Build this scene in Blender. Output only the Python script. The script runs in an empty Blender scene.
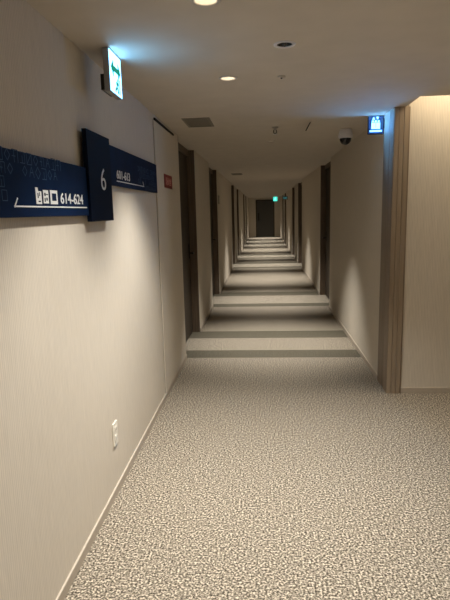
import bpy, bmesh, math, random
from mathutils import Matrix, Vector
C = bpy.context.scene.collection
PI = math.pi
# ------------------------------------------------------------------ key dimensions (metres; camera at x=0,y=0)
XL, XR, H = -0.838, 1.031, 2.312          # corridor walls and ceiling
YP = 4.229                                 # wall that faces us, where the corridor begins on the right
YB, YE = -3.6, 30.8                        # lobby back, corridor end
XF = 4.6                                   # lobby right side
REC = 0.09                                 # depth of the doorway recesses
LEFT_D = [(5.27, 6.53), (8.26, 9.64), (14.12, 15.42), (17.0, 18.3), (22.9, 24.15), (25.9, 27.1)]
RIGHT_D = [(8.02, 9.40), (13.75, 15.2), (16.9, 18.2), (22.9, 24.15), (25.9, 27.1)]
BANDS = [(5.30, 5.60), (6.16, 6.53), (8.27, 8.55), (9.36, 9.80), (14.0, 14.32), (15.2, 15.6), (16.95, 17.25),
         (18.1, 18.5), (22.85, 23.15), (23.95, 24.3), (25.9, 26.2), (26.95, 27.3)]
LY = [5.93 + 2.925 * k for k in range(9)]

# ------------------------------------------------------------------ materials
def nodes(name):
    m = bpy.data.materials.new(name); m.use_nodes = True
    nt = m.node_tree
    return m, nt, nt.nodes['Principled BSDF']
def plain(name, col, rough=.6, metal=0, var=.0, scale=40, spec=.3):
    m, nt, b = nodes(name)
    b.inputs['Roughness'].default_value = rough; b.inputs['Metallic'].default_value = metal
    b.inputs['Specular IOR Level'].default_value = spec
    tc = nt.nodes.new('ShaderNodeTexCoord'); n = nt.nodes.new('ShaderNodeTexNoise')
    n.inputs['Scale'].default_value = scale
    nt.links.new(tc.outputs['Object'], n.inputs['Vector'])
    r = nt.nodes.new('ShaderNodeValToRGB')
    v = max(var, .03)
    r.color_ramp.elements[0].position = .3; r.color_ramp.elements[1].position = .7
    r.color_ramp.elements[0].color = tuple(c * (1 - v) for c in col) + (1,)
    r.color_ramp.elements[1].color = tuple(min(1, c * (1 + v)) for c in col) + (1,)
    nt.links.new(n.outputs['Fac'], r.inputs['Fac']); nt.links.new(r.outputs['Color'], b.inputs['Base Color'])
    return m
def glow(name, col, strength, base=(.02, .02, .02)):
    m, nt, b = nodes(name)
    b.inputs['Base Color'].default_value = base + (1,)
    b.inputs['Emission Color'].default_value = col + (1,)
    b.inputs['Emission Strength'].default_value = strength
    b.inputs['Roughness'].default_value = .4
    return m
def wallpaper(name, col, axis):
    """woven wallpaper: fine vertical ribs with broken threads"""
    m, nt, b = nodes(name)
    N, L = nt.nodes.new, nt.links.new
    tc = N('ShaderNodeTexCoord'); mp = N('ShaderNodeMapping')
    mp.inputs['Scale'].default_value = (190, 190, 9)
    L(tc.outputs['Object'], mp.inputs['Vector'])
    n = N('ShaderNodeTexNoise'); n.inputs['Scale'].default_value = 1; n.inputs['Detail'].default_value = 2
    L(mp.outputs['Vector'], n.inputs['Vector'])
    w = N('ShaderNodeTexWave'); w.wave_type = 'BANDS'; w.bands_direction = axis
    w.inputs['Scale'].default_value = 26; w.inputs['Distortion'].default_value = .6; w.inputs['Detail'].default_value = 1
    L(tc.outputs['Object'], w.inputs['Vector'])
    mx = N('ShaderNodeMix'); mx.data_type = 'FLOAT'; mx.inputs['Factor'].default_value = .35
    L(n.outputs['Fac'], mx.inputs[2]); L(w.outputs['Fac'], mx.inputs[3])
    r = N('ShaderNodeValToRGB')
    r.color_ramp.elements[0].position = .25; r.color_ramp.elements[1].position = .75
    r.color_ramp.elements[0].color = tuple(c * .87 for c in col) + (1,)
    r.color_ramp.elements[1].color = tuple(c * 1.07 for c in col) + (1,)
    L(mx.outputs[0], r.inputs['Fac']); L(r.outputs['Color'], b.inputs['Base Color'])
    bp = N('ShaderNodeBump'); bp.inputs['Strength'].default_value = .12; bp.inputs['Distance'].default_value = .002
    L(mx.outputs[0], bp.inputs['Height']); L(bp.outputs['Normal'], b.inputs['Normal'])
    b.inputs['Roughness'].default_value = .85; b.inputs['Specular IOR Level'].default_value = .15
    return m
def wood(name, c0, c1, rough=.5):
    m, nt, b = nodes(name)
    N, L = nt.nodes.new, nt.links.new
    tc = N('ShaderNodeTexCoord'); mp = N('ShaderNodeMapping'); mp.inputs['Scale'].default_value = (60, 60, 2.2)
    L(tc.outputs['Object'], mp.inputs['Vector'])
    n = N('ShaderNodeTexNoise'); n.inputs['Scale'].default_value = 1; n.inputs['Detail'].default_value = 4
    L(mp.outputs['Vector'], n.inputs['Vector'])
    r = N('ShaderNodeValToRGB'); r.color_ramp.elements[0].position = .3; r.color_ramp.elements[1].position = .7
    r.color_ramp.elements[0].color = c0 + (1,); r.color_ramp.elements[1].color = c1 + (1,)
    L(n.outputs['Fac'], r.inputs['Fac']); L(r.outputs['Color'], b.inputs['Base Color'])
    b.inputs['Roughness'].default_value = rough; b.inputs['Specular IOR Level'].default_value = .2
    return m
def carpet(name):
    """speckled loop carpet, with the darker bands woven across it at the doorways"""
    m, nt, b = nodes(name)
    N, L = nt.nodes.new, nt.links.new
    tc = N('ShaderNodeTexCoord')
    n = N('ShaderNodeTexNoise'); n.inputs['Scale'].default_value = 102; n.inputs['Detail'].default_value = 2; n.inputs['Roughness'].default_value = .6
    L(tc.outputs['Object'], n.inputs['Vector'])
    r = N('ShaderNodeValToRGB'); e = r.color_ramp.elements
    e[0].position = .37; e[0].color = (.055, .045, .034, 1)
    e[1].position = .66; e[1].color = (.78, .69, .56, 1)
    e.new(.47).color = (.20, .175, .137, 1); e.new(.55).color = (.35, .305, .245, 1)
    L(n.outputs['Fac'], r.inputs['Fac'])
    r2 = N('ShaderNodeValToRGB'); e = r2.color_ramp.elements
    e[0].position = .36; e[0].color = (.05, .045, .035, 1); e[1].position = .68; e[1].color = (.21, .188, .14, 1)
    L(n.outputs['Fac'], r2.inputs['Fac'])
    sp = N('ShaderNodeSeparateXYZ'); L(tc.outputs['Object'], sp.inputs[0])
    tot = None
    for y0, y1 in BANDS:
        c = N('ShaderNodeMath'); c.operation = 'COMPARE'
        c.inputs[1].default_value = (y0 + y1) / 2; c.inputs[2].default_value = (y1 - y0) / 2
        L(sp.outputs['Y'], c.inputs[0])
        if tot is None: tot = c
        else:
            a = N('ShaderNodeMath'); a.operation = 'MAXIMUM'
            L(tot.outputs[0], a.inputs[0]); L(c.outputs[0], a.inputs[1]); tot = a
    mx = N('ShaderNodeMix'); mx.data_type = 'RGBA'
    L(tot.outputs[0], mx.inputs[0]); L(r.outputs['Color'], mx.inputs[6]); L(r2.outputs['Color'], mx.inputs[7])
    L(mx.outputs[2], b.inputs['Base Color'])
    bp = N('ShaderNodeBump'); bp.inputs['Strength'].default_value = .5; bp.inputs['Distance'].default_value = .006
    L(n.outputs['Fac'], bp.inputs['Height']); L(bp.outputs['Normal'], b.inputs['Normal'])
    b.inputs['Roughness'].default_value = .95; b.inputs['Specular IOR Level'].default_value = .05
    return m

WALLC = (.66, .60, .51)
M = dict(
    wall=wallpaper('woven_beige_wallpaper', WALLC, 'Y'), wallx=wallpaper('woven_beige_wallpaper_front', WALLC, 'X'),
    ceil=plain('ceiling_paint', (.575, .52, .45), .9, var=.02, scale=6, spec=.1),
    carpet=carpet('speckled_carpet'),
    wood=wood('dark_brown_wood', (.115, .083, .058), (.175, .13, .092)),
    portal=wood('portal_wood', (.19, .145, .105), (.27, .21, .155)),
    leaf=wood('dark_door_veneer', (.036, .028, .021), (.06, .046, .034)),
    lightwood=wood('grey_brown_wood', (.26, .20, .145), (.34, .27, .195)),
    base=plain('baseboard_brown', (.46, .395, .32), .6),
    basetop=plain('baseboard_cap', (.57, .505, .425), .7),
    seam=plain('wallpaper_seam', (.20, .17, .13), .9),
    gap=plain('dark_gap', (.012, .01, .008), .9),
    navy=plain('navy_sign_enamel', (.0040, .0125, .042), .6, var=.15, scale=9, spec=.06),
    navydark=plain('darker_navy_enamel', (.0024, .0052, .015), .6, var=.1, scale=9, spec=.06),
    white=plain('white_lettering', (.9, .9, .88), .6),
    grey=plain('dim_white_lettering', (.72, .72, .72), .6),
    faint=plain('faint_blue_pattern', (.030, .065, .125), .6),
    plastic=plain('ivory_plastic', (.83, .79, .70), .4),
    slot=plain('outlet_slot', (.06, .05, .045), .6),
    camwhite=plain('white_housing', (.72, .70, .72), .4),
    camblack=plain('smoked_dome', (.006, .006, .008), .12, spec=.6),
    red=plain('red_sign_enamel', (.23, .017, .014), .5, var=.08),
    redtext=plain('pale_red_sign_text', (.75, .42, .38), .6),
    metal=plain('brushed_metal', (.42, .40, .37), .35, 1),
    dmetal=plain('dark_metal', (.035, .033, .03), .4, .6),
    vent=plain('grey_vent_metal', (.21, .19, .155), .6),
    ventdark=plain('vent_dark', (.085, .075, .06), .8),
    rim=plain('downlight_rim', (.55, .5, .44), .5),
    cone=plain('downlight_reflector', (.8, .75, .66), .25, spec=.6),
    lampon=glow('downlight_lamp', (1, .86, .66), 9),
    lampdim=glow('corridor_lamp', (1, .82, .6), 1.2),
    bulboff=plain('dark_bulb', (.05, .045, .04), .2, spec=.7),
    sigbody=plain('exit_sign_body', (.30, .29, .27), .5),
    exitface=glow('exit_sign_face', (.19, .56, 1.0), 16),
    exitgreen=glow('exit_sign_green', (.0, .26, .16), 1.0),
    evface=glow('elevator_sign_face', (.004, .035, .2), .55, (.005, .01, .04)),
    evicon=glow('elevator_sign_icon', (.13, .45, 1.0), 420),
    evdark=glow('elevator_icon_detail', (.35, .6, .55), 1.0),
    fargreen=glow('far_exit_green', (.05, .62, .48), 1.5),
    farwhite=glow('far_exit_white', (.3, .95, .85), 1.6),
    farblue=plain('far_flag_face', (.03, .07, .075), .5),
    fartext=glow('far_flag_text', (.1, .4, .42), .6),
)

# ------------------------------------------------------------------ builders
def box(bm, x0, x1, y0, y1, z0, z1, bev=0):
    vs = [bm.verts.new((x, y, z)) for x in (x0, x1) for y in (y0, y1) for z in (z0, z1)]
    fs = [bm.faces.new([vs[i] for i in q]) for q in ((0, 1, 3, 2), (4, 6, 7, 5), (0, 4, 5, 1), (2, 3, 7, 6), (0, 2, 6, 4), (1, 5, 7, 3))]
    bmesh.ops.recalc_face_normals(bm, faces=fs)
    if bev:
        es = list({e for f in fs for e in f.edges})
        bmesh.ops.bevel(bm, geom=es, offset=bev, segments=2, affect='EDGES', profile=.5)
def lathe(bm, prof, n=28, T=None):
    T = T or Matrix()
    rings = []
    for r, z in prof:
        if r < 1e-6: rings.append([bm.verts.new(T @ Vector((0, 0, z)))])
        else: rings.append([bm.verts.new(T @ Vector((r * math.cos(2 * PI * k / n), r * math.sin(2 * PI * k / n), z))) for k in range(n)])
    fs = []
    for A, B in zip(rings, rings[1:]):
        for k in range(n):
            j = (k + 1) % n
            if len(A) == 1 and len(B) == 1: continue
            if len(A) == 1: fs.append(bm.faces.new((A[0], B[k], B[j])))
            elif len(B) == 1: fs.append(bm.faces.new((A[k], A[j], B[0])))
            else: fs.append(bm.faces.new((A[k], A[j], B[j], B[k])))
    for f in fs: f.smooth = True
    bmesh.ops.recalc_face_normals(bm, faces=fs)
def rod(bm, p, q, r, n=10):
    p, q = Vector(p), Vector(q); d = q - p
    T = Matrix.Translation(p) @ d.to_track_quat('Z', 'Y').to_matrix().to_4x4()
    lathe(bm, [(0, 0), (r, 0), (r, d.length), (0, d.length)], n, T)
def poly(bm, pts, thick):
    """2-D outline (u,v) extruded along +w by thick; put in place by a matrix"""
    a = [bm.verts.new((u, v, 0)) for u, v in pts]; b = [bm.verts.new((u, v, thick)) for u, v in pts]
    n = len(pts); fs = [bm.faces.new(a), bm.faces.new(b)]
    for k in range(n): fs.append(bm.faces.new((a[k], a[(k + 1) % n], b[(k + 1) % n], b[k])))
    bmesh.ops.recalc_face_normals(bm, faces=fs)
def seg(bm, p, q, w, thick):
    p, q = Vector(p), Vector(q); d = (q - p).normalized(); n = Vector((-d.y, d.x)) * w / 2
    poly(bm, [p - n, q - n, q + n, p + n], thick)
def disc(bm, c, r, thick, n=20):
    poly(bm, [(c[0] + r * math.cos(2 * PI * k / n), c[1] + r * math.sin(2 * PI * k / n)) for k in range(n)], thick)
def obj(name, bm, mat, parent=None, T=None):
    """bm in world coordinates (after T); becomes a child of parent when given"""
    if T is not None: bmesh.ops.transform(bm, matrix=T, verts=bm.verts)
    me = bpy.data.meshes.new(name); 
    org = Vector((0, 0, 0))
    p = parent
    while p is not None: org += p.location; p = p.parent
    bmesh.ops.translate(bm, vec=-org, verts=bm.verts)
    bm.to_mesh(me); bm.free()
    o = bpy.data.objects.new(name, me); C.objects.link(o)
    for mm in (mat if isinstance(mat, list) else [mat]): me.materials.append(mm)
    if parent: o.parent = parent
    return o
def tag(o, label, cat=None, group=None, kind=None):
    o['label'] = label
    if cat: o['category'] = cat
    if group: o['group'] = group
    if kind: o['kind'] = kind
    return o
def thing(name, label, cat, loc, group=None, kind=None):
    o = bpy.data.objects.new(name, None); C.objects.link(o); o.location = loc; o.empty_display_size = .1
    return tag(o, label, cat, group, kind)
def struct(name, bm, mat, label, parent=None):
    o = obj(name, bm, mat, parent)
    if parent is None: tag(o, label, name.split('_')[0], None, 'structure')
    return o
def boxes(*bs):
    bm = bmesh.new()
    for b in bs: box(bm, *b)
    return bm
def dup(root, loc, label=None):
    r = root.copy(); C.objects.link(r); r.location = loc
    if label: r['label'] = label
    for ch in list(root.children):
        c = ch.copy(); C.objects.link(c); c.parent = r
        for g in ch.children:
            d = g.copy(); C.objects.link(d); d.parent = c
    return r
# frames of reference for flat lettering: u to the reader's right, v up, w out of the face
def face_left(x): return Matrix(((0, 0, 1, x), (1, 0, 0, 0), (0, 1, 0, 0), (0, 0, 0, 1)))     # on the left wall: u=+y, v=z, w=+x
def face_us(y): return Matrix(((1, 0, 0, 0), (0, 0, -1, y), (0, 1, 0, 0), (0, 0, 0, 1)))      # facing the camera: u=+x, v=z, w=-y
def text_bm(body, u0, u1, v0, v1, thick=.002, bold=0.0):
    cu = bpy.data.curves.new('txt', 'FONT'); cu.body = body; cu.extrude = .01; cu.offset = bold; cu.resolution_u = 6
    t = bpy.data.objects.new('txt', cu); C.objects.link(t)
    dg = bpy.context.evaluated_depsgraph_get(); dg.update()
    me = bpy.data.meshes.new_from_object(t.evaluated_get(dg))
    bm = bmesh.new(); bm.from_mesh(me)
    bpy.data.objects.remove(t); bpy.data.curves.remove(cu); bpy.data.meshes.remove(me)
    xs = [v.co.x for v in bm.verts]; ys = [v.co.y for v in bm.verts]; zs = [v.co.z for v in bm.verts]
    f = lambda c, a, b, p, q: p + (c - a) / max(b - a, 1e-6) * (q - p)
    for v in bm.verts:
        v.co = (f(v.co.x, min(xs), max(xs), u0, u1), f(v.co.y, min(ys), max(ys), v0, v1), f(v.co.z, min(zs), max(zs), 0, thick))
    for f_ in bm.faces: f_.material_index = 0
    return bm

# ------------------------------------------------------------------ room shell
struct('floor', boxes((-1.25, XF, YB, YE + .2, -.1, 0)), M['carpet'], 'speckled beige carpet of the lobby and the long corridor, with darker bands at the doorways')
def recessed_wall(name, side, x, ya, yb, recs, label):
    bm = bmesh.new(); t = .25 * side; y = ya
    for r0, r1 in recs:
        box(bm, *sorted((x, x + t)), y, r0, 0, H)
        box(bm, *sorted((x + side * (REC + .045), x + t)), r0, r1, 0, H)
        y = r1
    box(bm, *sorted((x, x + t)), y, yb, 0, H)
    return struct(name, bm, M['wall'], label)
recessed_wall('wall_left', -1, XL, YB, YE, LEFT_D, 'long left wall in woven beige wallpaper carrying the navy sign')
recessed_wall('wall_right', 1, XR, 4.561, YE, RIGHT_D, 'right corridor wall in woven beige wallpaper beyond the wooden portal')
struct('wall_front', boxes((1.14, XF, YP, YP + .25, 0, 2.72)), M['wallx'], 'warmly lit beige lobby wall at the right, facing the camera')
struct('wall_end', boxes((-1.25, 1.35, YE, YE + .2, 0, H)), M['wallx'], 'far end wall of the corridor')
struct('wall_back', boxes((-1.1, XF, YB - .2, YB, 0, H)), M['wallx'], 'lobby wall behind the camera')
struct('wall_lobby', boxes((XF, XF + .2, YB, YP, 0, 2.72)), M['wall'], 'lobby wall out of sight at the right')

DOWN = [(-.198, 2.014), (-.19, 3.13)]
HID = [(-.2, .88), (-.2, -.3), (-.2, -1.6), (1.9, .4), (1.9, 2.2), (3.4, 1.2)]
CX = .10
EMER = (.112, 2.563)
bm = bmesh.new(); poly(bm, [(-1.25, YB), (XF, YB), (XF, 3.86), (1.112, 3.86), (1.112, YE + .2), (-1.25, YE + .2)], .12); bmesh.ops.translate(bm, vec=(0, 0, H), verts=bm.verts)
ceiling = struct('ceiling', bm, M['ceil'], 'plain beige painted ceiling of the lobby and corridor')
cb = bmesh.new()
for x, y in DOWN + HID: lathe(cb, [(0, H - .05), (.046, H - .05), (.046, H + .09), (0, H + .09)], 24, Matrix.Translation((x, y, 0)))
for y in LY: lathe(cb, [(0, H - .05), (.04, H - .05), (.04, H + .09), (0, H + .09)], 24, Matrix.Translation((CX, y, 0)))
lathe(cb, [(0, H - .05), (.04, H - .05), (.04, H + .06), (0, H + .06)], 24, Matrix.Translation((EMER[0], EMER[1], 0)))
cut = obj('cut', cb, M['ceil'])
md = ceiling.modifiers.new('holes', 'BOOLEAN'); md.object = cut; md.operation = 'DIFFERENCE'; md.solver = 'EXACT'
dg = bpy.context.evaluated_depsgraph_get(); dg.update()
me = bpy.data.meshes.new_from_object(ceiling.evaluated_get(dg)); ceiling.modifiers.clear(); ceiling.data = me
bpy.data.objects.remove(cut)
# the light slot between the lobby ceiling and the wall facing us
struct('trim_1', boxes((1.112, XF, 3.78, 3.86, H + .12, 2.72), (1.02, 1.112, 3.78, YP + .25, H + .12, 2.72), (1.02, XF, 3.78, YP + .25, 2.72, 2.8)), M['ceil'],
       'recessed light slot in the ceiling along the top of the right lobby wall')
# wooden portal at the corridor mouth
bm = bmesh.new()
box(bm, 1.024, 1.145, YP - .012, 4.345, 0, H + .0)
box(bm, 1.0295, 1.145, 4.345, 4.36, 0, H)
box(bm, 1.026, 1.145, 4.36, 4.56, 0, H)
struct('trim_2', bm, [M['portal']], 'dark wooden portal post with a vertical groove at the right corner of the corridor mouth')
bm = bmesh.new()
for k in range(3): box(bm, 1.026 + k * .037, 1.026 + k * .037 + .034, YP - .020, YP - .0125, .0, H + .30, .0015)
struct('trim_3', bm, M['lightwood'], 'grey-brown ribbed wooden strip beside the right lobby wall')
# baseboards
def baseboard(name, bs, label):
    bm = bmesh.new(); b2 = bmesh.new()
    for x0, x1, y0, y1 in bs:
        box(bm, x0, x1, y0, y1, 0, .042); box(b2, x0, x1, y0, y1, .042, .05)
    o = struct(name, bm, M['base'], label); obj('cap', b2, M['basetop'], o)
segs, y = [], YB
for r0, r1 in LEFT_D: segs.append((XL, XL + .008, y, r0)); y = r1
segs.append((XL, XL + .008, y, YE)); baseboard('baseboard_left', segs, 'thin brown skirting along the left wall')
segs, y = [], 4.562
for r0, r1 in RIGHT_D: segs.append((XR - .008, XR, y, r0)); y = r1
segs.append((XR - .008, XR, y, YE)); baseboard('baseboard_right', segs, 'thin brown skirting along the right corridor wall')
baseboard('baseboard_front', [(1.14, XF, YP - .008, YP)], 'thin brown skirting under the right lobby wall')

# guest-room doors in their recesses
ORD = ['nearest', 'second', 'third', 'fourth', 'fifth', 'sixth']
def room_door(n, side, x, y0, y1, label):
    t = thing('door_%d' % n, label, 'door', (x, (y0 + y1) / 2, 0), None, 'structure')
    X = lambda d: x + side * d                       # d = depth into the recess
    B = lambda d0, d1, *r: (*sorted((X(d0), X(d1))), *r)
    e = .003
    obj('frame', boxes(B(e, REC + .04, y0, y0 + .03, 0, H - .002), B(e, REC + .04, y1 - .03, y1, 0, H - .002),
                       B(REC - .02, REC + .04, y0 + .03, y1 - .03, H - .07, H - .002)), M['wood'], t)
    s = y0 + .03 + max(.12, (y1 - y0) - 1.02)
    obj('side_panel', boxes(B(REC - .004, REC + .03, y0 + .031, s - .004, .002, H - .072)), M['leaf'], t)
    lf = obj('door_leaf', boxes(B(REC + .006, REC + .04, s, y1 - .034, .012, H - .074)), M['leaf'], t)
    bm = bmesh.new()
    hy = y1 - .11
    box(bm, *B(REC - .004, REC + .0055, hy - .022, hy + .022, .98, 1.16), .002)
    rod(bm, (X(REC - .002), hy, 1.045), (X(REC - .052), hy, 1.045), .009)
    rod(bm, (X(REC - .05), hy + .008, 1.045), (X(REC - .05), hy - .115, 1.045), .009)
    obj('handle', bm, M['dmetal'], lf)
    return t
n = 1
for i, (y0, y1) in enumerate(LEFT_D):
    room_door(n, -1, XL, y0, y1, 'dark wooden guest-room door recessed in left wall, %s along the corridor' % ORD[i]); n += 1
for i, (y0, y1) in enumerate(RIGHT_D):
    room_door(n, 1, XR, y0, y1, 'dark wooden guest-room door recessed in right wall, %s along the corridor' % ORD[i]); n += 1
# door in the end wall
t = thing('door_%d' % n, 'dark grey door closing the far end of the corridor', 'door', (.15, YE, 0), None, 'structure')
obj('frame', boxes((-.40, -.34, YE - .03, YE - .001, 0, 2.19), (.64, .70, YE - .03, YE - .001, 0, 2.19), (-.34, .64, YE - .03, YE - .001, 2.12, 2.19)), M['leaf'], t)
lf = obj('door_leaf', boxes((-.338, .638, YE - .02, YE - .001, .01, 2.118)), plain('grey_steel_door', (.075, .074, .07), .5), t)
bm = bmesh.new(); box(bm, -.275, -.20, YE - .032, YE - .0205, .98, 1.42, .003); rod(bm, (-.24, YE - .03, 1.05), (-.24, YE - .08, 1.05), .012); rod(bm, (-.25, YE - .08, 1.05), (-.1, YE - .08, 1.05), .012)
obj('handle', bm, M['dmetal'], lf)
n += 1
# flush wallpapered cupboard door in the left wall
t = thing('door_%d' % n, 'flush wallpapered cupboard door in left wall under the red plate', 'door', (XL, 4.65, 0), None, 'structure')
obj('door_leaf', boxes((XL + .0005, XL + .009, 4.075, 5.19, .055, 2.262)), M['wall'], t)
obj('seam', boxes((XL + .0003, XL + .0022, 4.0715, 5.1935, .052, 2.2655)), M['seam'], t)
obj('gap', boxes((XL + .0006, XL + .012, 4.10, 4.97, 2.268, 2.284)), M['gap'], t)

# ------------------------------------------------------------------ the navy wayfinding sign
S = thing('wayfinding_sign', 'navy three-panel wayfinding sign numbered 6 with 614-624 and 601-613 on left wall', 'sign', (XL, 2.46, 1.5))
xf = XL + .030
def sign_panel(name, y0, y1, z0, z1, xo, mat, back=XL + .012):
    bm = bmesh.new(); box(bm, back, xo, y0, y1, z0, z1, .0015); return obj(name, bm, mat, S)
obj('wall_bracket', boxes((XL, XL + .013, 1.15, 2.2, 1.59, 1.72), (XL, XL + .013, 2.9, 3.8, 1.76, 1.86), (XL, XL + .021, 2.45, 2.60, 1.58, 1.86)), M['dmetal'], S)
left = sign_panel('left_panel', 0.96, 2.372, 1.548, 1.766, xf, M['navy'])
right = sign_panel('right_panel', 2.715, 3.985, 1.706, 1.917, xf, M['navy'])
post = sign_panel('number_panel', 2.367, 2.724, 1.519, 1.940, XL + .042, M['navydark'], XL + .020)
FL = face_left(xf); th = .0015
obj('numerals', text_bm('614-624', 2.036, 2.296, 1.598, 1.641, th, .012), M['white'], left, FL)
bm = bmesh.new(); seg(bm, (1.640, 1.5845), (2.340, 1.5845), .0052, th); seg(bm, (1.642, 1.582), (1.668, 1.612), .0052, th)
obj('arrow_line', bm, M['white'], left, FL)
# vending machine, ice machine and microwave pictograms
def icon(name, u0, u1, v0, v1, holes, parent, pts=None):
    bm = bmesh.new(); poly(bm, pts or [(u0, v0), (u1, v0), (u1, v1), (u0, v1)], th)
    o = obj(name, bm, M['white'], parent, FL)
    h = bmesh.new()
    for a in holes:
        if len(a) == 4: poly(h, [(a[0], a[2]), (a[1], a[2]), (a[1], a[3]), (a[0], a[3])], th + .0006)
        else: disc(h, a[:2], a[2], th + .0006)
    obj('pictogram_detail', h, M['navy'], o, FL)
icon('vending_machine_pictogram', 0, 0, 0, 0, [(1.822, 1.829, 1.615, 1.633), (1.836, 1.841, 1.622, 1.636), (1.826, 1.845, 1.601, 1.606)], left,
     [(1.808, 1.594), (1.856, 1.594), (1.856, 1.640), (1.830, 1.640), (1.826, 1.653), (1.808, 1.653)])
icon('ice_machine_pictogram', 1.872, 1.918, 1.597, 1.646, [(1.886, 1.630, .0065), (1.897, 1.911, 1.628, 1.632), (1.880, 1.888, 1.603, 1.617), (1.901, 1.613, .006)], left)
icon('microwave_pictogram', 1.936, 2.004, 1.595, 1.648, [(1.950, 1.990, 1.608, 1.636)], left)
# faint pattern of little outlined shapes
def pattern(cells, size, seed, parent, skip):
    rnd = random.Random(seed); bm = bmesh.new(); w = .0028; t2 = .0006
    for u, v in cells:
        if skip(u, v) or rnd.random() < .12: continue
        s = size * rnd.uniform(.8, 1.05) / 2; k = rnd.randrange(6)
        P = [(u - s, v - s), (u + s, v - s), (u + s, v + s), (u - s, v + s)]
        if k in (0, 1):
            for i in range(4): seg(bm, P[i], P[(i + 1) % 4], w, t2)
            if k: seg(bm, P[0], P[2], w, t2)
        elif k == 2:
            for i in range(3): seg(bm, P[i], P[i + 1], w, t2)
            seg(bm, (u, v - s), (u, v + s * .4), w, t2)
        elif k == 3:
            D = [(u, v - s), (u + s, v), (u, v + s), (u - s, v)]
            for i in range(4): seg(bm, D[i], D[(i + 1) % 4], w, t2)
        elif k == 4:
            seg(bm, P[0], (u, v + s), w, t2); seg(bm, (u, v + s), P[1], w, t2); seg(bm, (u - s * .5, v - s * .1), (u + s * .5, v - s * .1), w, t2)
        else:
            seg(bm, P[3], P[2], w, t2); seg(bm, P[2], P[1], w, t2); seg(bm, (u - s, v), (u + s * .2, v), w, t2); seg(bm, (u - s * .3, v + s), (u - s * .3, v - s), w, t2)
    return obj('pattern', bm, M['faint'], parent, FL)
cells = [(1.0 + .052 * i + .012 * (j % 2), 1.575 + .043 * j) for j in range(5) for i in range(26)]
pattern(cells, .040, 5, left, lambda u, v: (v < 1.68 and u > 1.60 and not (v < 1.6 and False)) or (1.68 < v < 1.72 and u > 2.03) or (v > 1.72 and u > 2.08) or (1.655 < v < 1.68 and u > 1.68))
obj('numerals', text_bm('601-613', 2.872, 3.158, 1.747, 1.795, th, .012), M['grey'], right, FL)
bm = bmesh.new(); seg(bm, (2.866, 1.7335), (3.53, 1.7335), .0052, th); seg(bm, (3.529, 1.731), (3.503, 1.763), .0052, th)
obj('arrow_line', bm, M['grey'], right, FL)
cells = [(3.0 + .048 * i, 1.722 + .040 * j) for j in range(4) for i in range(20)]
pattern(cells, .034, 11, right, lambda u, v: u < 3.18 + (v - 1.72) * 1.5 or (abs(v - 1.7335) < .022 and u < 3.56) or (u < 3.56 and v < 1.775 and u > 3.46) or v > 1.86)
bm = text_bm('6', 2.544, 2.619, 1.672, 1.778, th, -.008); obj('numeral', bm, plain('numeral_white', (.72, .72, .72), .6), post, face_left(XL + .042))

# ------------------------------------------------------------------ exit sign by the left wall
ex = XL + .140
E_ = thing('exit_sign', 'lit white exit sign with green arrows hanging by left wall near the ceiling', 'sign', (ex - .014, 2.56, 2.2))
bm = bmesh.new(); box(bm, ex - .028, ex, 2.463, 2.664, 2.118, 2.308, .002); obj('housing', bm, M['sigbody'], E_)
obj('ballast_box', boxes((ex - .052, ex - .0282, 2.49, 2.64, 2.13, 2.20)), M['dmetal'], E_); obj('ceiling_mount', boxes((ex - .026, ex - .004, 2.52, 2.61, 2.308, H - .0003)), M['sigbody'], E_)
obj('illuminated_face', boxes((ex + .0002, ex + .0015, 2.467, 2.660, 2.122, 2.304)), M['exitface'], E_)
bm = bmesh.new(); t3 = .0012
seg(bm, (2.51, 2.232), (2.618, 2.232), .026, t3)
poly(bm, [(2.482, 2.232), (2.526, 2.270), (2.526, 2.194)], t3); poly(bm, [(2.646, 2.232), (2.602, 2.194), (2.602, 2.270)], t3)
obj('double_arrow', bm, M['exitgreen'], E_, face_left(ex + .0016))
bm = bmesh.new()
for a, b_ in (((2.58, 2.18), (2.575, 2.155)), ((2.575, 2.155), (2.592, 2.143)), ((2.592, 2.143), (2.590, 2.130)), ((2.575, 2.157), (2.557, 2.147)), ((2.557, 2.147), (2.546, 2.133)),
              ((2.58, 2.178), (2.597, 2.170)), ((2.58, 2.178), (2.562, 2.172))): seg(bm, a, b_, .013, t3)
disc(bm, (2.584, 2.190), .0065, t3); seg(bm, (2.605, 2.13), (2.605, 2.195), .006, t3); seg(bm, (2.605, 2.195), (2.625, 2.195), .006, t3); seg(bm, (2.625, 2.195), (2.625, 2.13), .006, t3)
obj('running_figure', bm, M['exitgreen'], E_, face_left(ex + .0016))

# ------------------------------------------------------------------ elevator sign by the portal
ey = 4.555
V_ = thing('elevator_sign', 'small lit navy sign with white elevator pictogram at ceiling beside the portal', 'sign', (XR, ey, 2.2))
x0, x1, z0, z1 = .893, 1.022, 2.162, 2.309
bm = bmesh.new(); box(bm, x0, x1, ey, ey + .022, z0, z1, .0015); box(bm, x1, XR, ey + .006, ey + .018, z0 + .05, z1 - .02); obj('housing', bm, M['navydark'], V_)
obj('illuminated_face', boxes((x0 + .003, x1 - .003, ey - .0015, ey - .0002, z0 + .003, z1 - .003)), M['evface'], V_)
FU = face_us(ey - .0016); cx = (x0 + x1) / 2 - .002; t4 = .0012
bm = bmesh.new()
poly(bm, [(cx - .028, z0 + .117), (cx - .008, z0 + .117), (cx - .018, z0 + .137)], t4)
poly(bm, [(cx + .004, z0 + .137), (cx + .024, z0 + .137), (cx + .014, z0 + .117)], t4)
for i, dx in enumerate((-.024, 0, .024)): disc(bm, (cx + dx, z0 + .103), .0085, t4)
poly(bm, [(cx - .035, z0 + .042), (cx + .035, z0 + .042), (cx + .035, z0 + .092), (cx - .035, z0 + .092)], t4)
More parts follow.
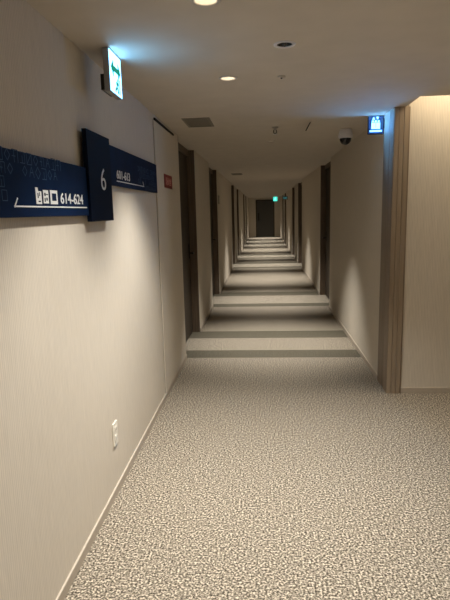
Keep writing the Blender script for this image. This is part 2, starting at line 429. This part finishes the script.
obj('pictogram', bm, M['evicon'], V_, FU)
bm = bmesh.new()
seg(bm, (cx, z0 + .05), (cx, z0 + .088), .004, t4 + .0005)
obj('pictogram_detail', bm, M['evdark'], V_, FU)
bm = bmesh.new(); poly(bm, [(cx - .048, z0 + .018), (cx + .05, z0 + .018), (cx + .05, z0 + .031), (cx - .048, z0 + .031)], t4); obj('caption_bar', bm, M['evicon'], V_, FU)

# ------------------------------------------------------------------ dome camera
D = thing('dome_camera', 'white dome security camera with black lens bubble on the corridor ceiling', 'camera', (.815, 5.25, H))
T = Matrix.Translation((.815, 5.25, H))
bm = bmesh.new(); lathe(bm, [(0, -.0005), (.052, -.0005), (.058, -.012), (.066, -.04), (.070, -.062), (.067, -.080), (.057, -.088), (0, -.088)], 32, T); obj('ceiling_mount', bm, M['camwhite'], D)
bm = bmesh.new(); lathe(bm, [(.057, -.087)] + [(.057 * math.cos(a), -.087 - .062 * math.sin(a)) for a in [PI / 2 * k / 8 for k in range(1, 8)]] + [(0, -.149)], 32, T); obj('lens_dome', bm, M['camblack'], D)

# ------------------------------------------------------------------ downlights
def downlight(label, x, y, r, lamp, power, spot, group, lampz=.03, blend=1.0):
    t = thing('downlight', label, 'light', (x, y, H), group)
    T = Matrix.Translation((x, y, H))
    bm = bmesh.new(); lathe(bm, [(r - .003, .002), (r - .003, -.004), (r + .010, -.004), (r + .012, -.0005), (r - .003, -.0003)], 28, T); obj('trim_ring', bm, M['rim'], t)
    bm = bmesh.new(); lathe(bm, [(r - .003, 0), (r - .006, .012), (r * .62, lampz + .004)], 28, T); obj('reflector', bm, M['cone'], t)
    bm = bmesh.new(); lathe(bm, [(0, lampz), (r * .62, lampz), (r * .62, lampz + .012), (0, lampz + .012)], 24, T); obj('lamp', bm, lamp, t)
    spotlight(t, power, spot, blend)
    return t
WARM = (1, .95, .865)
def spotlight(t, power, spot, blend=1.0, col=WARM):
    l = bpy.data.lights.new('lamp_beam', 'SPOT'); l.energy = power; l.spot_size = math.radians(spot); l.spot_blend = blend
    l.shadow_soft_size = .03; l.color = col
    o = bpy.data.objects.new('lamp_beam', l); C.objects.link(o); o.parent = t; o.location = (0, 0, -.012)
P_F, P_C = 174, 365
downlight('bright round ceiling downlight at the very top edge of the photo', *DOWN[0], .045, M['lampon'], P_F, 100, 'lobby downlights')
downlight('bright round ceiling downlight to the right of the exit sign', *DOWN[1], .045, M['lampon'], P_F * 1.15, 100, 'lobby downlights', .022)
for x, y in HID:
    downlight('round ceiling downlight in the lobby outside the view', x, y, .045, M['lampon'], (70 if y > .5 else 110) if x < 1 else 95, 110, 'lobby downlights out of view')
for k, y in enumerate(LY):
    o = ['nearest', 'second', 'third', 'fourth', 'fifth', 'sixth', 'seventh', 'eighth', 'farthest'][k]
    downlight('small glare-free downlight above the %s pool of light on the corridor carpet' % o, CX, y, .039, M['lampdim'], P_C, 73, 'corridor downlights', .055)
# unlit emergency lamp
t = thing('emergency_light', 'small dark unlit recessed emergency lamp with pale rim in lobby ceiling', 'light', (*EMER, H))
T = Matrix.Translation((*EMER, H))
bm = bmesh.new(); lathe(bm, [(.037, .002), (.037, -.004), (.050, -.004), (.052, -.0005), (.037, -.0003)], 28, T); obj('trim_ring', bm, M['camwhite'], t)
bm = bmesh.new(); lathe(bm, [(.037, 0), (.03, .02), (.012, .03), (0, .03)], 28, T); obj('reflector', bm, M['dmetal'], t)
bm = bmesh.new(); lathe(bm, [(0, -.012), (.010, -.008), (.014, .004), (.010, .028)], 20, T); obj('bulb', bm, M['bulboff'], t)
# little ceiling sensor behind it
t = thing('ceiling_sensor', 'tiny round ceiling sensor just beyond the dark emergency lamp', 'sensor', (.118, 3.138, H))
T = Matrix.Translation((.118, 3.138, H))
bm = bmesh.new(); lathe(bm, [(0, -.0005), (.022, -.0005), (.022, -.006), (.016, -.010), (0, -.010)], 22, T); obj('cover', bm, M['ceil'], t)
bm = bmesh.new(); lathe(bm, [(0, -.0103), (.007, -.0103), (.004, -.015), (0, -.016)], 14, T); obj('eye', bm, M['dmetal'], t)
# sprinkler
def sprinkler(x, y, label):
    t = thing('sprinkler', label, 'sprinkler', (x, y, H)); T = Matrix.Translation((x, y, H))
    bm = bmesh.new(); lathe(bm, [(0, -.0005), (.032, -.0005), (.030, -.006), (.012, -.010), (.012, -.028), (0, -.028)], 20, T); obj('collar', bm, M['metal'], t)
    bm = bmesh.new()
    for s in (-1, 1):
        rod(bm, (x + s * .011, y, H - .026), (x + s * .016, y, H - .045), .0035, 8); rod(bm, (x + s * .016, y, H - .045), (x, y, H - .062), .0035, 8)
    obj('frame_arms', bm, M['dmetal'], t)
    bm = bmesh.new(); lathe(bm, [(0, -.062), (.020, -.063), (.021, -.066), (0, -.068)], 18, T); obj('deflector', bm, M['camwhite'], t)
sprinkler(.125, 4.967, 'small pendant sprinkler head on ceiling, left of the thin dark ceiling hook')
t = thing('ceiling_hook', 'thin dark slanted hook on ceiling between sprinkler and dome camera', 'hook', (.43, 4.75, H))
bm = bmesh.new(); lathe(bm, [(0, -.0005), (.014, -.0005), (.012, -.004), (0, -.004)], 16, Matrix.Translation((.43, 4.75, H))); obj('rose', bm, M['ceil'], t)
bm = bmesh.new(); rod(bm, (.43, 4.75, H - .003), (.39, 4.75, H - .075), .0045, 8); obj('pin', bm, M['dmetal'], t)
# vents
def vent(x0, x1, y0, y1, label):
    t = thing('ceiling_vent', label, 'vent', ((x0 + x1) / 2, (y0 + y1) / 2, H), 'ceiling vents')
    f = .02; z = H - .006
    obj('frame', boxes((x0, x1, y0, y0 + f, z, H - .0004), (x0, x1, y1 - f, y1, z, H - .0004), (x0, x0 + f, y0 + f, y1 - f, z, H - .0004), (x1 - f, x1, y0 + f, y1 - f, z, H - .0004)), M['vent'], t)
    obj('backing', boxes((x0 + f, x1 - f, y0 + f, y1 - f, H - .0015, H - .0004)), M['ventdark'], t)
    bm = bmesh.new(); n = int((y1 - y0 - 2 * f) / .028)
    for k in range(n):
        y = y0 + f + .006 + k * .028
        bx = boxes((x0 + f, x1 - f, y, y + .018, H - .0045, H - .002)); me = bpy.data.meshes.new('t'); bx.to_mesh(me); bm.from_mesh(me); bx.free(); bpy.data.meshes.remove(me)
    obj('slats', bm, M['vent'], t)
vent(-.655, -.425, 4.345, 4.775, 'grey square ceiling vent close to the exit sign')
vent(-.63, -.41, 10.65, 11.1, 'small grey ceiling vent deep in the corridor')

# red plate, outlet
t = thing('fire_hydrant_sign', 'small red fire hydrant plate on left wall beyond the navy sign', 'sign', (XL, 4.575, 1.8))
bm = bmesh.new(); box(bm, XL + .009, XL + .013, 4.392, 4.762, 1.766, 1.880, .001); obj('plate', bm, M['red'], t)
try:
    obj('lettering', text_bm('消火栓', 4.45, 4.70, 1.79, 1.856, .001, .0), M['redtext'], t, face_left(XL + .013))
except Exception: pass
t = thing('wall_outlet', 'ivory double wall outlet low on the left wall', 'outlet', (XL, 2.625, .345))
bm = bmesh.new(); box(bm, XL, XL + .009, 2.585, 2.662, .283, .415, .003); obj('cover_plate', bm, M['plastic'], t)
for z in (.325, .373):
    bm = bmesh.new(); box(bm, XL + .0085, XL + .0115, 2.602, 2.645, z - .019, z + .019, .002); s = obj('socket', bm, M['plastic'], t)
    obj('slots', boxes((XL + .0112, XL + .0119, 2.613, 2.616, z - .008, z + .008), (XL + .0112, XL + .0119, 2.631, 2.634, z - .008, z + .008)), M['slot'], s)

# room number plate beside the second left doorway
for y, lab in ((9.98, 'small dark room number plate beside the second left doorway'),):
    t = thing('room_number_sign', lab, 'sign', (XL, y, 1.78))
    bm = bmesh.new(); box(bm, XL, XL + .008, y - .14, y + .14, 1.70, 1.86, .001); obj('plate', bm, plain('number_plate', (.30, .25, .19), .5), t)
    for dy in (-.07, .05):
        bm = bmesh.new(); seg(bm, (y + dy, 1.73), (y + dy, 1.83), .02, .001); obj('mark', bm, M['grey'], t, face_left(XL + .008))

# far exit signs
fy = 27.4
t = thing('emergency_exit_sign', 'glowing green exit sign hanging in front of the far end door', 'sign', (.67, fy, H))
fx0, fx1, fz0, fz1 = .56, .79, 2.02, 2.26
bm = bmesh.new(); box(bm, fx0, fx1, fy, fy + .03, fz0, fz1, .002); obj('housing', bm, M['sigbody'], t)
bm = bmesh.new(); box(bm, .66, .69, fy + .008, fy + .022, fz1, H - .0005); obj('hanger', bm, M['sigbody'], t)
obj('illuminated_face', boxes((fx0 + .005, fx1 - .005, fy - .0015, fy - .0003, fz0 + .005, fz1 - .005)), M['fargreen'], t)
bm = bmesh.new(); c = (fx0 + fx1) / 2
for a, b_ in (((0, .05), (-.015, -.01)), ((-.015, -.01), (.025, -.035)), ((.025, -.035), (.02, -.08)), ((-.015, -.01), (-.05, -.04)), ((-.05, -.04), (-.085, -.06)), ((0, .045), (.045, .025)), ((0, .045), (-.04, .02))):
    seg(bm, (c + a[0], 2.14 + a[1]), (c + b_[0], 2.14 + b_[1]), .022, .001)
disc(bm, (c + .008, 2.215), .018, .001); obj('running_figure', bm, M['farwhite'], t, face_us(fy - .0016))
gy = 21.3
t = thing('flag_sign', 'small dim bluish sign sticking out of right wall beside the far green exit sign', 'sign', (XR, gy, 2.0))
bm = bmesh.new(); box(bm, .84, XR, gy, gy + .02, 1.98, 2.10, .002); obj('plate', bm, M['farblue'], t)
bm = bmesh.new()
for u in (.87, .92, .965): seg(bm, (u, 2.005), (u, 2.075), .02, .001)
obj('marks', bm, M['fartext'], t, face_us(gy - .0003))

# ------------------------------------------------------------------ light in the slot over the right wall
l = bpy.data.lights.new('slot_strip', 'AREA'); l.shape = 'RECTANGLE'; l.size = 3.3; l.size_y = .05; l.energy = 20; l.color = (1, .84, .60)
o = bpy.data.objects.new('slot_strip', l); C.objects.link(o); o.location = (2.83, 3.93, 2.60)
d = Vector((0, .26, -.5)); o.rotation_euler = d.to_track_quat('-Z', 'X').to_euler()
l.size, l.size_y = .05, 3.3

# ------------------------------------------------------------------ camera
f_px, pi_, ya, ro = 510.767, -.171166, -.0766148, -.0252278
fw = Vector((math.sin(ya) * math.cos(pi_), math.cos(ya) * math.cos(pi_), math.sin(pi_)))
r = Vector((math.cos(ya), -math.sin(ya), 0)); u = r.cross(fw)
rr = r * math.cos(ro) + u * math.sin(ro); uu = -r * math.sin(ro) + u * math.cos(ro)
cam = bpy.data.cameras.new('camera'); co = bpy.data.objects.new('camera', cam); C.objects.link(co)
m = Matrix((rr, uu, -fw)).transposed().to_4x4(); m.translation = (0, 0, 1.55); co.matrix_world = m
cam.sensor_width = 36; cam.sensor_fit = 'AUTO'; cam.lens = 36 * f_px / 600; cam.clip_start = .05; cam.clip_end = 200
sc = bpy.context.scene; sc.camera = co
w = bpy.data.worlds.new('world'); sc.world = w; w.use_nodes = True
w.node_tree.nodes['Background'].inputs[0].default_value = (.02, .018, .015, 1)
sc.view_settings.view_transform = 'Standard'; sc.view_settings.look = 'None'; sc.view_settings.exposure = 0
sc.cycles.use_denoising = True; sc.cycles.sample_clamp_direct = 3.2; sc.cycles.max_bounces = 10; sc.cycles.diffuse_bounces = 6
